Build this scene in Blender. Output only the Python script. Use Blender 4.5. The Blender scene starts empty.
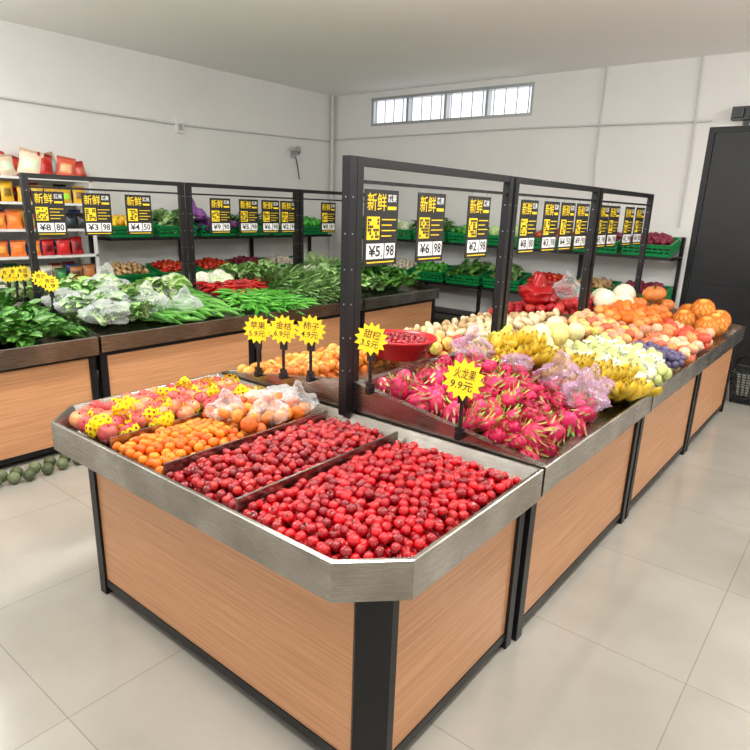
import bpy, bmesh, math, random
import numpy as np
from mathutils import Vector, Matrix, Quaternion, noise
rng=np.random.default_rng(7); random.seed(7)
sc=bpy.context.scene
try:
    sc.view_settings.view_transform='Standard'
except Exception as e: print(e)

def S(r,g,b):
    f=lambda c:(c/255/12.92) if c/255<=.04045 else ((c/255+.055)/1.055)**2.4
    return (f(r),f(g),f(b))

# ---------------------------------------------------------------- materials
def newmat(name):
    m=bpy.data.materials.new(name); m.use_nodes=True
    nt=m.node_tree; b=nt.nodes['Principled BSDF']
    return m,nt,b
def simple(name,col,rough=.5,metal=0,bump=0,bscale=40,var=0,vscale=5,**kw):
    m,nt,b=newmat(name)
    b.inputs['Base Color'].default_value=(*col,1); b.inputs['Roughness'].default_value=rough
    b.inputs['Metallic'].default_value=metal
    for k,v in kw.items(): b.inputs[k.replace('_',' ')].default_value=v
    if var or bump:
        tc=nt.nodes.new('ShaderNodeTexCoord')
    if var:
        n=nt.nodes.new('ShaderNodeTexNoise'); n.inputs['Scale'].default_value=vscale; n.inputs['Detail'].default_value=6
        nt.links.new(tc.outputs['Object'],n.inputs['Vector'])
        r=nt.nodes.new('ShaderNodeValToRGB')
        r.color_ramp.elements[0].position=.3; r.color_ramp.elements[1].position=.7
        r.color_ramp.elements[0].color=(*[c*(1-var) for c in col],1); r.color_ramp.elements[1].color=(*[min(1,c*(1+var*.6)) for c in col],1)
        nt.links.new(n.outputs['Fac'],r.inputs['Fac']); nt.links.new(r.outputs['Color'],b.inputs['Base Color'])
    if bump:
        n2=nt.nodes.new('ShaderNodeTexNoise'); n2.inputs['Scale'].default_value=bscale
        nt.links.new(tc.outputs['Object'],n2.inputs['Vector'])
        bp=nt.nodes.new('ShaderNodeBump'); bp.inputs['Strength'].default_value=bump; bp.inputs['Distance'].default_value=.01
        nt.links.new(n2.outputs['Fac'],bp.inputs['Height']); nt.links.new(bp.outputs['Normal'],b.inputs['Normal'])
    return m
def vmat(name,rough=.35,spec=.5,nscale=60,namt=.25,bump=.1,coat=0):
    m,nt,b=newmat(name)
    a=nt.nodes.new('ShaderNodeAttribute'); a.attribute_name='Col'
    tc=nt.nodes.new('ShaderNodeTexCoord')
    n=nt.nodes.new('ShaderNodeTexNoise'); n.inputs['Scale'].default_value=nscale; n.inputs['Detail'].default_value=3
    nt.links.new(tc.outputs['Object'],n.inputs['Vector'])
    mr=nt.nodes.new('ShaderNodeMapRange'); mr.inputs['From Min'].default_value=.3; mr.inputs['From Max'].default_value=.7
    mr.inputs['To Min'].default_value=1-namt; mr.inputs['To Max'].default_value=1+namt*.6
    nt.links.new(n.outputs['Fac'],mr.inputs['Value'])
    vm=nt.nodes.new('ShaderNodeVectorMath'); vm.operation='SCALE'
    nt.links.new(a.outputs['Color'],vm.inputs[0]); nt.links.new(mr.outputs['Result'],vm.inputs['Scale'])
    nt.links.new(vm.outputs['Vector'],b.inputs['Base Color'])
    b.inputs['Roughness'].default_value=rough; b.inputs['Specular IOR Level'].default_value=spec
    b.inputs['Coat Weight'].default_value=coat; b.inputs['Coat Roughness'].default_value=.15
    if bump:
        bp=nt.nodes.new('ShaderNodeBump'); bp.inputs['Strength'].default_value=bump; bp.inputs['Distance'].default_value=.005
        nt.links.new(n.outputs['Fac'],bp.inputs['Height']); nt.links.new(bp.outputs['Normal'],b.inputs['Normal'])
    return m

M={}
M['glossfruit']=vmat('glossy_fruit_skin',.1,.55,60,.15,0)
M['fruit']=vmat('matte_fruit_skin',.42,.4,60,.22,.12)
M['leaf']=vmat('leaf_surface',.4,.35,35,.35,.4)
M['paint']=vmat('printed_packaging',.3,.5,30,.12,.1)
M['foam']=vmat('foam_net',.8,.2,60,.05,0)
M['black']=simple('black_powder_coated_steel',S(22,22,24),.42,.3,.1,200)
M['blackplastic']=simple('black_plastic',S(22,22,24),.35)
M['cardblack']=simple('black_sign_board',S(20,20,20),.45)
M['yellow']=simple('yellow_print',S(240,205,20),.5)
M['yellowcard']=simple('yellow_fluorescent_card',S(252,214,20),.5)
M['white']=simple('white_print',S(230,230,230),.5)
M['ink']=simple('black_ink',S(12,12,14),.5)
M['redink']=simple('dark_red_ink',S(80,20,12),.5)
M['green']=simple('green_crate_plastic',S(10,135,70),.4)
M['redplastic']=simple('red_basin_plastic',S(180,22,28),.3)
M['whitepaint']=simple('white_enamel',S(225,225,222),.4)
M['pvc']=simple('white_pvc_pipe',S(200,200,198),.4)
M['wall']=simple('painted_plaster_wall',S(226,225,222),.85,0,.15,30,.035,1.2)
M['ceil']=simple('ceiling_paint',S(248,247,245),.9)
M['door']=simple('dark_steel_door',S(34,35,37),.45,.2,.05,60,.25,3)
M['silver']=simple('aluminium_frame',S(180,182,185),.35,.8)

m,nt,b=newmat('brushed_stainless_steel'); M['steel']=m
b.inputs['Metallic'].default_value=1
tc=nt.nodes.new('ShaderNodeTexCoord'); mp=nt.nodes.new('ShaderNodeMapping'); mp.inputs['Scale'].default_value=(2,2,200)
n=nt.nodes.new('ShaderNodeTexNoise'); n.inputs['Scale'].default_value=4; n.inputs['Detail'].default_value=5
nt.links.new(tc.outputs['Object'],mp.inputs['Vector']); nt.links.new(mp.outputs['Vector'],n.inputs['Vector'])
mr=nt.nodes.new('ShaderNodeMapRange'); mr.inputs['To Min'].default_value=.16; mr.inputs['To Max'].default_value=.4
nt.links.new(n.outputs['Fac'],mr.inputs['Value']); nt.links.new(mr.outputs['Result'],b.inputs['Roughness'])
rr_=nt.nodes.new('ShaderNodeValToRGB'); rr_.color_ramp.elements[0].position=.3; rr_.color_ramp.elements[1].position=.7
rr_.color_ramp.elements[0].color=(*S(142,135,126),1); rr_.color_ramp.elements[1].color=(*S(180,175,168),1)  # brownish reflections and lighter blotches put into the steel's base colour
n3=nt.nodes.new('ShaderNodeTexNoise'); n3.inputs['Scale'].default_value=4; nt.links.new(tc.outputs['Object'],n3.inputs['Vector'])
nt.links.new(n3.outputs['Fac'],rr_.inputs['Fac']); nt.links.new(rr_.outputs['Color'],b.inputs['Base Color'])
bp=nt.nodes.new('ShaderNodeBump'); bp.inputs['Strength'].default_value=.18; bp.inputs['Distance'].default_value=.03
nt.links.new(n3.outputs['Fac'],bp.inputs['Height']); nt.links.new(bp.outputs['Normal'],b.inputs['Normal'])
m,nt,b=newmat('oak_laminate_panel'); M['wood']=m
tc=nt.nodes.new('ShaderNodeTexCoord'); mp=nt.nodes.new('ShaderNodeMapping'); mp.inputs['Scale'].default_value=(1.4,1.4,60)
n=nt.nodes.new('ShaderNodeTexNoise'); n.inputs['Scale'].default_value=1.8; n.inputs['Detail'].default_value=9; n.inputs['Distortion'].default_value=.15
nt.links.new(tc.outputs['Object'],mp.inputs['Vector']); nt.links.new(mp.outputs['Vector'],n.inputs['Vector'])
r=nt.nodes.new('ShaderNodeValToRGB'); e=r.color_ramp.elements
e[0].position=.25; e[0].color=(*S(184,128,86),1); e[1].position=.78; e[1].color=(*S(214,160,116),1)
x=e.new(.5); x.color=(*S(201,145,102),1)
nt.links.new(n.outputs['Fac'],r.inputs['Fac']); nt.links.new(r.outputs['Color'],b.inputs['Base Color'])
b.inputs['Roughness'].default_value=.38
m,nt,b=newmat('polished_floor_tiles'); M['floor']=m
tc=nt.nodes.new('ShaderNodeTexCoord'); mp=nt.nodes.new('ShaderNodeMapping'); mp.inputs['Location'].default_value=(.25,.1,0)
br=nt.nodes.new('ShaderNodeTexBrick'); br.offset=0; br.inputs['Scale'].default_value=1; br.inputs['Brick Width'].default_value=.8; br.inputs['Row Height'].default_value=.8
br.inputs['Mortar Size'].default_value=.0022; br.inputs['Mortar Smooth'].default_value=.2
br.inputs['Color1'].default_value=(*S(166,162,152),1); br.inputs['Color2'].default_value=(*S(161,157,147),1); br.inputs['Mortar'].default_value=(*S(136,131,121),1)
nt.links.new(tc.outputs['Object'],mp.inputs['Vector']); nt.links.new(mp.outputs['Vector'],br.inputs['Vector'])
n=nt.nodes.new('ShaderNodeTexNoise'); n.inputs['Scale'].default_value=1.7; n.inputs['Detail'].default_value=8
nt.links.new(tc.outputs['Object'],n.inputs['Vector'])
mx=nt.nodes.new('ShaderNodeMix'); mx.data_type='RGBA'; mx.blend_type='MULTIPLY'; mx.inputs['Factor'].default_value=.6
r=nt.nodes.new('ShaderNodeValToRGB'); r.color_ramp.elements[0].position=.35; r.color_ramp.elements[0].color=(.74,.73,.7,1); r.color_ramp.elements[1].position=.65; r.color_ramp.elements[1].color=(1,1,1,1)
nt.links.new(n.outputs['Fac'],r.inputs['Fac']); nt.links.new(br.outputs['Color'],mx.inputs['A']); nt.links.new(r.outputs['Color'],mx.inputs['B'])
nt.links.new(mx.outputs['Result'],b.inputs['Base Color'])
mr=nt.nodes.new('ShaderNodeMapRange'); mr.inputs['To Min'].default_value=.06; mr.inputs['To Max'].default_value=.24
nt.links.new(n.outputs['Fac'],mr.inputs['Value']); nt.links.new(mr.outputs['Result'],b.inputs['Roughness'])
b.inputs['Specular IOR Level'].default_value=.8
def bagmat(name,col,op):
    m,nt,b=newmat(name)
    out=nt.nodes['Material Output']
    tr=nt.nodes.new('ShaderNodeBsdfTransparent'); ms=nt.nodes.new('ShaderNodeMixShader')
    b.inputs['Base Color'].default_value=(*col,1); b.inputs['Roughness'].default_value=.12; b.inputs['Specular IOR Level'].default_value=.8
    lw=nt.nodes.new('ShaderNodeLayerWeight'); lw.inputs['Blend'].default_value=.4
    mr=nt.nodes.new('ShaderNodeMapRange'); mr.inputs['To Min'].default_value=op; mr.inputs['To Max'].default_value=min(1,op+.5)
    nt.links.new(lw.outputs['Facing'],mr.inputs['Value']); nt.links.new(mr.outputs['Result'],ms.inputs['Fac'])
    nt.links.new(tr.outputs[0],ms.inputs[1]); nt.links.new(b.outputs[0],ms.inputs[2]); nt.links.new(ms.outputs[0],out.inputs['Surface'])
    return m
M['bag']=bagmat('clear_plastic_film',(.82,.85,.85),.14)
M['lilacbag']=bagmat('lilac_plastic_film',S(210,170,200),.18)
m,nt,b=newmat('window_daylight_glass'); M['glass']=m
b.inputs['Emission Color'].default_value=(.9,.95,1,1); b.inputs['Emission Strength'].default_value=1.1
m,nt,b=newmat('added_fixture_tube'); M['tube']=m  # emission for the added ceiling fixtures
b.inputs['Emission Color'].default_value=(1,.99,.96,1); b.inputs['Emission Strength'].default_value=4

# ---------------------------------------------------------------- mesh builder
class MB:
    def __init__(s): s.V=[];s.F=[];s.C=[];s.n=0;s.mats=[]
    def mi(s,m):
        if m not in s.mats: s.mats.append(m)
        return s.mats.index(m)
    def add(s,V,F,m,col=(1,1,1),smooth=False):
        V=np.asarray(V,float).reshape(-1,3); F=np.asarray(F,int)
        C=np.asarray(col,float)
        if C.ndim==1: C=np.tile(C,(len(V),1))
        s.V.append(V); s.C.append(C); s.F.append((F+s.n,s.mi(m),smooth)); s.n+=len(V)
    def inst(s,tpl,R,P,tint,m,smooth=True):
        V,F,C=tpl; N=len(P)
        if N==0: return
        W=np.einsum('nij,vj->nvi',R,V)+P[:,None,:]
        CC=C[None]*tint[:,None,:]
        nv=len(V)
        for f in F:
            FF=(f[None]+(np.arange(N)*nv)[:,None,None]).reshape(-1,f.shape[1])
            s.F.append((FF+s.n,s.mi(m),smooth))
        s.V.append(W.reshape(-1,3)); s.C.append(CC.reshape(-1,3)); s.n+=N*nv
    def box(s,x0,x1,y0,y1,z0,z1,m,col=(1,1,1)):
        V=[(x0,y0,z0),(x1,y0,z0),(x1,y1,z0),(x0,y1,z0),(x0,y0,z1),(x1,y0,z1),(x1,y1,z1),(x0,y1,z1)]
        s.add(V,[(0,3,2,1),(4,5,6,7),(0,1,5,4),(1,2,6,5),(2,3,7,6),(3,0,4,7)],m,col)
    def poly(s,pts,m,col=(1,1,1)):
        s.add(pts,[(0,i,i+1) for i in range(1,len(pts)-1)],m,col)
    def prism(s,pts,z0,z1,m):
        s.poly([(p[0],p[1],z1) for p in pts],m); s.poly([(p[0],p[1],z0) for p in pts][::-1],m)
        s.strip(pts,z0,pts,z1,m)
    def strip(s,A,zA,B,zB,m):
        n=len(A)
        s.add([(p[0],p[1],zA) for p in A]+[(p[0],p[1],zB) for p in B],[(i,(i+1)%n,n+(i+1)%n,n+i) for i in range(n)],m)
    def tube(s,pts,r,m,seg=6,col=(1,1,1),rs=None):
        V,F=tube(pts,r,seg,rs); s.add(V,F,m,col,True)
    def obj(s,name,loc=None,parent=None):
        me=bpy.data.meshes.new(name)
        V=np.concatenate(s.V); C=np.concatenate(s.C)
        if loc is None:
            c=(V.min(0)+V.max(0))/2; loc=(c[0],c[1],V[:,2].min())
        V=V-np.array(loc)
        F=[];mi=[];sm=[]
        for f,a,b_ in s.F:
            F+=f.tolist(); mi+=[a]*len(f); sm+=[b_]*len(f)
        me.from_pydata(V.tolist(),[],F)
        me.polygons.foreach_set('material_index',mi); me.polygons.foreach_set('use_smooth',sm)
        at=me.color_attributes.new('Col','FLOAT_COLOR','POINT')
        at.data.foreach_set('color',np.concatenate([np.clip(C,0,1),np.ones((len(C),1))],1).ravel())
        for m in s.mats: me.materials.append(m)
        me.update()
        o=bpy.data.objects.new(name,me); bpy.context.collection.objects.link(o)
        if parent: 
            o.parent=parent; o.location=Vector(loc)-parent.location
        else: o.location=loc
        return o
def tube(pts,r,seg=6,rs=None):
    P=[Vector(p) for p in pts]; V=[];F=[]
    n=len(P)
    for i,p in enumerate(P):
        d=(P[min(i+1,n-1)]-P[max(i-1,0)]).normalized()
        a=d.cross(Vector((0,0,1))) if abs(d.z)<.95 else d.cross(Vector((1,0,0)))
        a.normalize(); b_=d.cross(a)
        rr=r if rs is None else rs[i]
        for k in range(seg):
            t=2*math.pi*k/seg; V.append(tuple(p+a*math.cos(t)*rr+b_*math.sin(t)*rr))
    for i in range(n-1):
        for k in range(seg):
            k2=(k+1)%seg; F.append((i*seg+k,i*seg+k2,(i+1)*seg+k2,(i+1)*seg+k))
    return V,F

def lathe(prof,seg=12,rib=0,ribn=8,cfn=None):
    V=[];C=[]
    for j,(r,z) in enumerate(prof):
        for k in range(seg):
            t=2*math.pi*k/seg; rr=r*(1-rib*(.5+.5*math.cos(ribn*t)))
            V.append((rr*math.cos(t),rr*math.sin(t),z)); C.append(cfn(j/(len(prof)-1),t) if cfn else (1,1,1))
    F=[]
    for j in range(len(prof)-1):
        for k in range(seg):
            k2=(k+1)%seg; F.append((j*seg+k,j*seg+k2,(j+1)*seg+k2,(j+1)*seg+k))
    return (np.array(V),[np.array(F)],np.array(C,float))
def merge(ts):
    V=[];C=[];F=[];n=0
    for t in ts:
        V.append(t[0]);C.append(t[2]);F+= [f+n for f in t[1]];n+=len(t[0])
    tri=[f for f in F if f.shape[1]==3]; q=[f for f in F if f.shape[1]==4]
    out=[]
    if tri: out.append(np.concatenate(tri))
    if q: out.append(np.concatenate(q))
    return (np.concatenate(V),out,np.concatenate(C))
def tf(t,R=np.eye(3),p=(0,0,0),s=1,col=None):
    V=(t[0]*s)@np.array(R).T+np.array(p)
    C=t[2] if col is None else t[2]*np.array(col)
    return (V,t[1],C)
def rot(ax,a): return np.array(Matrix.Rotation(a,3,ax))
def sph_prof(rings,a=1,b=1,dim=0,pw=1):
    out=[]
    for j in range(rings+1):
        th=math.pi*j/rings
        r=max(1e-4,math.sin(th)**pw*a); z=-math.cos(th)*b
        if dim: z-= dim*math.exp(-(r/(.35*a))**2)*(1 if z>0 else -1)
        out.append((r,z))
    return out
def sphere(seg=10,rings=7,a=1,b=1,dim=0,cfn=None,rib=0,ribn=8): return lathe(sph_prof(rings,a,b,dim),seg,rib,ribn,cfn)
def tubet(pts,rs,seg=6,cols=None):
    V,F=tube(pts,1,seg,rs); C=np.ones((len(V),3))
    if cols is not None: C=np.repeat(np.array(cols,float),seg,0)
    return (np.array(V),[np.array(F)],C)
def star_calyx(r,z,col,n=5,L=.6):
    V=[(0,0,z)];F=[]
    for k in range(n):
        t=2*math.pi*k/n
        V+=[(r*.18*math.cos(t-.5),r*.18*math.sin(t-.5),z+.02*r),(r*L*math.cos(t),r*L*math.sin(t),z-.05*r),(r*.18*math.cos(t+.5),r*.18*math.sin(t+.5),z+.02*r)]
        F+=[(0,1+3*k,2+3*k,3+3*k)]
    return (np.array(V),[np.array(F)],np.tile(np.array(col),(len(V),1)))
c1=(1,1,1)
T_small=merge([sphere(10,8,1,.95,.14,lambda v,t:(1,1,1) if v<.88 else (.3,.9,.5)),star_calyx(1,.84,(.15,12,1.5),5,.42),tubet([(0,0,.8),(.1,0,1.15)],[.1,.07],4,[(.12,8,1)]*2)])
T_plum=merge([sphere(10,8,1,.95,.14,lambda v,t:(1,1,1) if v<.9 else (.3,.6,.4)),tubet([(0,0,.8),(.1,0,1.12)],[.1,.07],4,[(.12,1.2,.3)]*2)])
T_apple=merge([sphere(14,10,1,.88,.22,lambda v,t:(1,1,1) if .3<v<.85 else (1.15,1.9,1.1)),tubet([(0,0,.6),(.06,0,1.0)],[.05,.06],4,[(.25,.2,.1)]*2)])
def pe(v,t):
    k=.5+.5*math.sin(t+v*2.5)
    return (1+.15*(1-k),1+2.6*(1-k),1+.9*(1-k))
T_peach=merge([sphere(14,10,1,.93,.2,pe),tubet([(0,0,.68),(.05,0,.9)],[.07,.06],4,[(.3,.6,.3)]*2)])
T_ball=sphere(12,9)
T_pers=merge([sphere(12,8,1,.75,.1),star_calyx(1,.72,(.25,.5,.2),4,.55)])
T_pear=lathe([(1e-3,-1),(.45,-.92),(.8,-.6),(.92,-.2),(.82,.2),(.55,.6),(.38,.9),(.25,1.08),(1e-3,1.12)],12)
T_pump=merge([sphere(32,9,1,.68,.25,None,.14,8),tubet([(0,0,.4),(.03,0,.62),(.12,0,.85)],[.16,.09,.1],6,[(.35,.45,.25)]*3)])
T_potato=sphere(9,7,.75,1.25)
def ribbon_net(R,th0,th1,n,w):
    ts=[]
    for sgn in (1,-1):
        for k in range(n):
            V=[];st=8
            for i in range(st+1):
                f=i/st; th=th0+(th1-th0)*f; ph=2*math.pi*k/n+sgn*f*1.4
                for dd in (-w,w):
                    p=ph+dd/max(.3,math.sin(th)); V.append((R*math.sin(th)*math.cos(p),R*math.sin(th)*math.sin(p),R*math.cos(th)))
            F=[(2*i,2*i+1,2*i+3,2*i+2) for i in range(st)]
            ts.append((np.array(V),[np.array(F)],np.ones((len(V),3))))
    return merge(ts)
T_net=ribbon_net(1.07,math.radians(62),math.radians(150),9,.15)
T_netfull=ribbon_net(1.05,math.radians(20),math.radians(160),12,.05)
T_netthick=ribbon_net(1.06,math.radians(60),math.radians(165),11,.12)
def dragon():
    ts=[sphere(12,9,1,1.35,0,lambda v,t:(1,1,1))]
    for row,(z,n) in enumerate([(-.8,4),(-.2,5),(.4,5),(.95,4)]):
        for k in range(n):
            t=2*math.pi*(k+.5*(row%2))/n; rr=math.sqrt(max(.05,1-(z/1.35)**2))*.98
            c,s_=math.cos(t),math.sin(t); w=.26
            base=[(rr*c-s_*w,rr*s_+c*w,z),(rr*c+s_*w,rr*s_-c*w,z)]
            mid=[((rr+.18)*c-s_*w*.6,(rr+.18)*s_+c*w*.6,z+.4),((rr+.18)*c+s_*w*.6,(rr+.18)*s_-c*w*.6,z+.4)]
            tip=[((rr+.5)*c-s_*.05,(rr+.5)*s_+c*.05,z+1.0),((rr+.5)*c+s_*.05,(rr+.5)*s_-c*.05,z+1.0)]
            V=np.array(base+mid+tip); F=np.array([(0,1,3,2),(2,3,5,4)])
            C=np.array([(1,1,1)]*2+[(.8,16,1)]*2+[(.36,48,.9)]*2)
            ts.append((V,[F],C))
    return merge(ts)
T_dragon=dragon()
def banana_hand(n=6):
    ts=[]
    for k in range(n):
        pts=[];rs=[];cols=[]
        N=11
        for i in range(N):
            f=i/(N-1); a=-.15+f*1.35
            pts.append((.125*math.sin(a)+.01,0,.125*(1-math.cos(a))))
            rs.append(.0185*min(1,(.25+f*4.2),(.16+(1-f)*5.2)))
            cols.append((.6,.85,.5) if i==0 else ((.35,.3,.2) if i==N-1 else (1,1,1)))
        t=tubet(pts,rs,8,cols)
        ts.append(tf(t,rot('Z',(k-n/2+.5)*.13)@rot('X',.1*(-1)**k),(0,(k-n/2+.5)*.026,(k%2)*.012)))
    ts.append(tubet([(-.05,-.02,.0),(-.025,-.05,0),(.0,-.07,.005)],[.012,.016,.01],6,[(.6,.75,.3)]*3))
    ts.append(tubet([(-.055,0,.0),(-.02,0,0),(.012,0,.005)],[.014,.028,.03],6,[(.6,.75,.3)]*3))
    return merge(ts)
T_ban=banana_hand()
def leaf(L,W,curl,stem,cs,cl,seg=6,wav=.0):
    V=[];C=[]
    for i in range(seg+1):
        f=i/seg
        if f<stem: w=.012
        else:
            g=(f-stem)/(1-stem); w=max(.004,W*math.sin(math.pi*(g**.8)*.97+.05))
        x_=L*f*math.cos(curl*f*.6); z_=L*f*math.sin(curl*.5)-L*curl*f*f*.45
        wz=wav*random.uniform(-1,1)
        for k,sd in enumerate((-1,0,1)):
            V.append((x_,sd*w,z_+(abs(sd)*w*.35)+(wz*sd))); C.append(cs if (f<=stem or sd==0) else cl)
    F=[]
    for i in range(seg):
        for k in range(2): a=i*3+k; F.append((a,a+1,a+4,a+3))
    return (np.array(V),[np.array(F)],np.array(C))
def bunch(n,L,W,spread,stem,cs,cl,curl=.8,wav=.006):
    ts=[]
    for k in range(n):
        l=L*random.uniform(.75,1.15)
        t=leaf(l,W*random.uniform(.7,1.2),curl*random.uniform(.5,1.3),stem,cs,tuple(np.array(cl)*random.uniform(.7,1.35)),6,wav)
        R=rot('Z',random.uniform(-spread,spread))@rot('Y',-random.uniform(.0,.5))@rot('X',random.uniform(-.7,.7))
        ts.append(tf(t,R,(0,random.uniform(-.02,.02),random.uniform(0,.03))))
    return merge(ts)
pale=S(190,215,150)
B_dark=[bunch(12,.24,.036,.7,.35,S(110,165,72),S(38,104,30)) for _ in range(3)]
B_mid=[bunch(12,.2,.042,.8,.3,pale,S(76,150,44),.9,.012) for _ in range(3)]
B_light=[bunch(12,.2,.055,.9,.25,S(220,230,185),S(135,190,72),1.0,.014) for _ in range(3)]
B_thin=[bunch(18,.26,.01,.35,.1,pale,S(68,140,45),.5,.003) for _ in range(2)]
def bent(L,r,bend,n=7,seg=7,tip=.3,cols=None):
    pts=[];rs=[]
    for i in range(n):
        f=i/(n-1); pts.append((L*(f-.5),0,-bend*(2*f-1)**2)); rs.append(r*(1-(1-tip)*abs(2*f-1)**3))
    rs[0]*=.3; rs[-1]*=.3
    return tubet(pts,rs,seg,cols)
T_cuc=bent(.24,.017,.02)
T_chili=tubet([(0,0,0),(.03,0,.004),(.07,0,.004),(.11,.005,-.002),(.15,.015,-.01)],[.003,.012,.012,.008,.001],6,[(.3,.9,.3)]+[(1,1,1)]*4)
T_daikon=tubet([(0,0,0),(.03,0,0),(.12,0,0),(.22,0,0),(.3,.01,0)],[.01,.032,.034,.022,.003],9,[(.5,.8,.3),(.8,.95,.6),(1,1,1),(1,1,1),(1,1,1)])
T_egg=tubet([(0,0,0),(.02,0,0),(.08,0,0),(.16,0,0),(.2,0,0)],[.006,.018,.028,.03,.004],8,[(1,3,1)]+[(1,1,1)]*4)
def bagt(sd,fl=.6,knot=True):
    bm=bmesh.new(); bmesh.ops.create_icosphere(bm,subdivisions=4,radius=1)
    for v in bm.verts:
        p=v.co.copy(); n1=noise.noise(p*1.6+Vector((sd,0,0)))*.35+noise.noise(p*4.5+Vector((0,sd,0)))*.16+abs(noise.noise(p*9+Vector((0,0,sd))))*.12
        v.co=p*(1+n1); v.co.z*=fl
        if knot and p.z>.72: v.co.z+= (p.z-.72)*2.2; v.co.x*=.6; v.co.y*=.6
    V=np.array([v.co[:] for v in bm.verts]); F=np.array([[v.index for v in f.verts] for f in bm.faces]); bm.free()
    return (V,[F],np.ones((len(V),3)))
BAGS=[bagt(1.3),bagt(5.1),bagt(9.7,.5,False)]

def rand_rot(n,mode,s0,s1,yaw0=0,yawr=math.pi,tilt=.3):
    R=np.zeros((n,3,3))
    for i in range(n):
        if mode=='any':
            q=rng.normal(size=4); q/=np.linalg.norm(q); r=np.array(Quaternion(q).to_matrix())
        else:
            r=rot('Z',yaw0+rng.uniform(-yawr,yawr))@rot('X',rng.uniform(-tilt,tilt))@rot('Y',rng.uniform(-tilt,tilt))
        R[i]=r*rng.uniform(s0,s1)
    return R
def tint(*cols,v=.15):
    cols=np.array(cols)
    def f(n):
        return cols[rng.integers(0,len(cols),n)]*(1+rng.uniform(-v,v,(n,1)))
    return f
def grid(x0,x1,y0,y1,sp,k=0,jit=.2,cond=None):
    pts=[]; row=0; y=y0+sp*.5+(sp*.29 if k%2 else 0)
    while y<y1-sp*.35:
        x=x0+sp*.5+(sp*.5 if (row+k)%2 else 0)
        while x<x1-sp*.35:
            px,py=x+rng.uniform(-jit,jit)*sp,y+rng.uniform(-jit,jit)*sp
            if cond is None or cond(px,py): pts.append((px,py))
            x+=sp
        y+=sp*.88; row+=1
    return np.array(pts).reshape(-1,2)
def heap(mb,tpl,x0,x1,y0,y1,r,zf,m,tn,layers=2,mode='any',s=(.9,1.1),jit=.18,dz=1.5,spf=1.95,cond=None,zj=.35,**kw):
    tp=tpl if isinstance(tpl,list) else [tpl]
    for k in range(layers):
        g=grid(x0,x1,y0,y1,r*spf,k,jit,cond)
        if len(g)==0: continue
        z=np.array([zf(a,b_) for a,b_ in g])-k*r*dz+rng.uniform(-zj,zj,len(g))*r
        P=np.column_stack([g,z]); idx=rng.integers(0,len(tp),len(g))
        tt=tn(len(g))
        R=rand_rot(len(g),mode,s[0],s[1],**kw)
        for j,t in enumerate(tp):
            q=idx==j
            if q.any(): mb.inst(t,R[q],P[q],tt[q],m)
def sc_t(t,s): 
    return [ (a[0]*s,a[1],a[2]) for a in t] if isinstance(t,list) else (t[0]*s,t[1],t[2])
def dome(x0,x1,y0,y1,base,h):
    def f(x,y):
        u=2*(x-x0)/(x1-x0)-1; v=2*(y-y0)/(y1-y0)-1
        return base+h*(1-min(1,abs(u))**3)*(1-min(1,abs(v))**3)
    return f

_tc={}
def text(s):
    if s in _tc: return _tc[s]
    cjk=any(ord(c)>1000 for c in s)
    cu=bpy.data.curves.new('t','FONT'); cu.body=s; cu.size=1; cu.resolution_u=2; cu.offset=.005 if cjk else .02
    o=bpy.data.objects.new('t',cu); bpy.context.collection.objects.link(o)
    dg=bpy.context.evaluated_depsgraph_get(); me=o.evaluated_get(dg).to_mesh()
    me.calc_loop_triangles()
    V=np.array([v.co[:] for v in me.vertices]).reshape(-1,3); F=np.array([t.vertices[:] for t in me.loop_triangles]).reshape(-1,3)
    o.evaluated_get(dg).to_mesh_clear(); bpy.data.objects.remove(o); bpy.data.curves.remove(cu)
    if len(V):
        mn=V.min(0);mx=V.max(0); V=(V-mn)/np.array([mx[0]-mn[0]+1e-6,mx[1]-mn[1]+1e-6,1]); V[:,2]=0
    _tc[s]=(V,F); return _tc[s]

# ---------------------------------------------------------------- room
YW=8.0; XW=-7.38; H=3.4; XR=2.6; YF=-3.2
def slab(name,x0,x1,y0,y1,z0,z1,m):
    b_=MB(); b_.box(x0,x1,y0,y1,z0,z1,m); return b_.obj(name,(0,0,0))
slab('floor',XW-.2,XR+.2,YF,YW+.2,-.1,0,M['floor'])
slab('ceiling',XW-.2,XR+.2,YF,YW+.2,H,H+.1,M['ceil'])
slab('wall_left',XW-.2,XW,YF,YW+.2,0,H,M['wall'])
slab('wall_right',XR,XR+.2,YF,YW+.2,0,H,M['wall'])
wx0,wx1,wz0,wz1=-6.6,-3.9,2.92,3.32
dx0,dx1,dz=-1.7,.3,2.62
b_=MB(); W_=M['wall']
b_.box(XW,dx0-.06,YW,YW+.2,0,wz0,W_); b_.box(dx1+.06,XR,YW,YW+.2,0,wz0,W_); b_.box(dx0-.06,dx1+.06,YW,YW+.2,dz+.06,wz0,W_)
b_.box(XW,wx0,YW,YW+.2,wz0,H,W_); b_.box(wx1,XR,YW,YW+.2,wz0,H,W_); b_.box(wx0,wx1,YW,YW+.2,wz1,H,W_)
b_.obj('wall_back',(0,0,0))
b_=MB()
b_.box(wx0,wx1,YW+.12,YW+.13,wz0,wz1,M['glass'])
for a in (wz0,wz1-.04): b_.box(wx0,wx1,YW+.0,YW+.11,a,a+.04,M['silver'])
for i in range(5):
    x=wx0+(wx1-wx0-.04)*i/4; b_.box(x,x+.04,YW+.01,YW+.11,wz0+.04,wz1-.04,M['silver'])
for i in range(16):
    x=wx0+.08+(wx1-wx0-.16)*i/15; b_.box(x-.005,x+.005,YW+.03,YW+.045,wz0+.04,wz1-.04,M['silver'])
b_.obj('window_1')
b_=MB(); b_.box(XW,XW+.012,YF,YW,0,.1,M['silver']); b_.obj('baseboard_left')
b_=MB(); b_.box(XW+.02,-1.78,YW-.012,YW,0,.1,M['silver']); b_.obj('baseboard_back')
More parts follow.
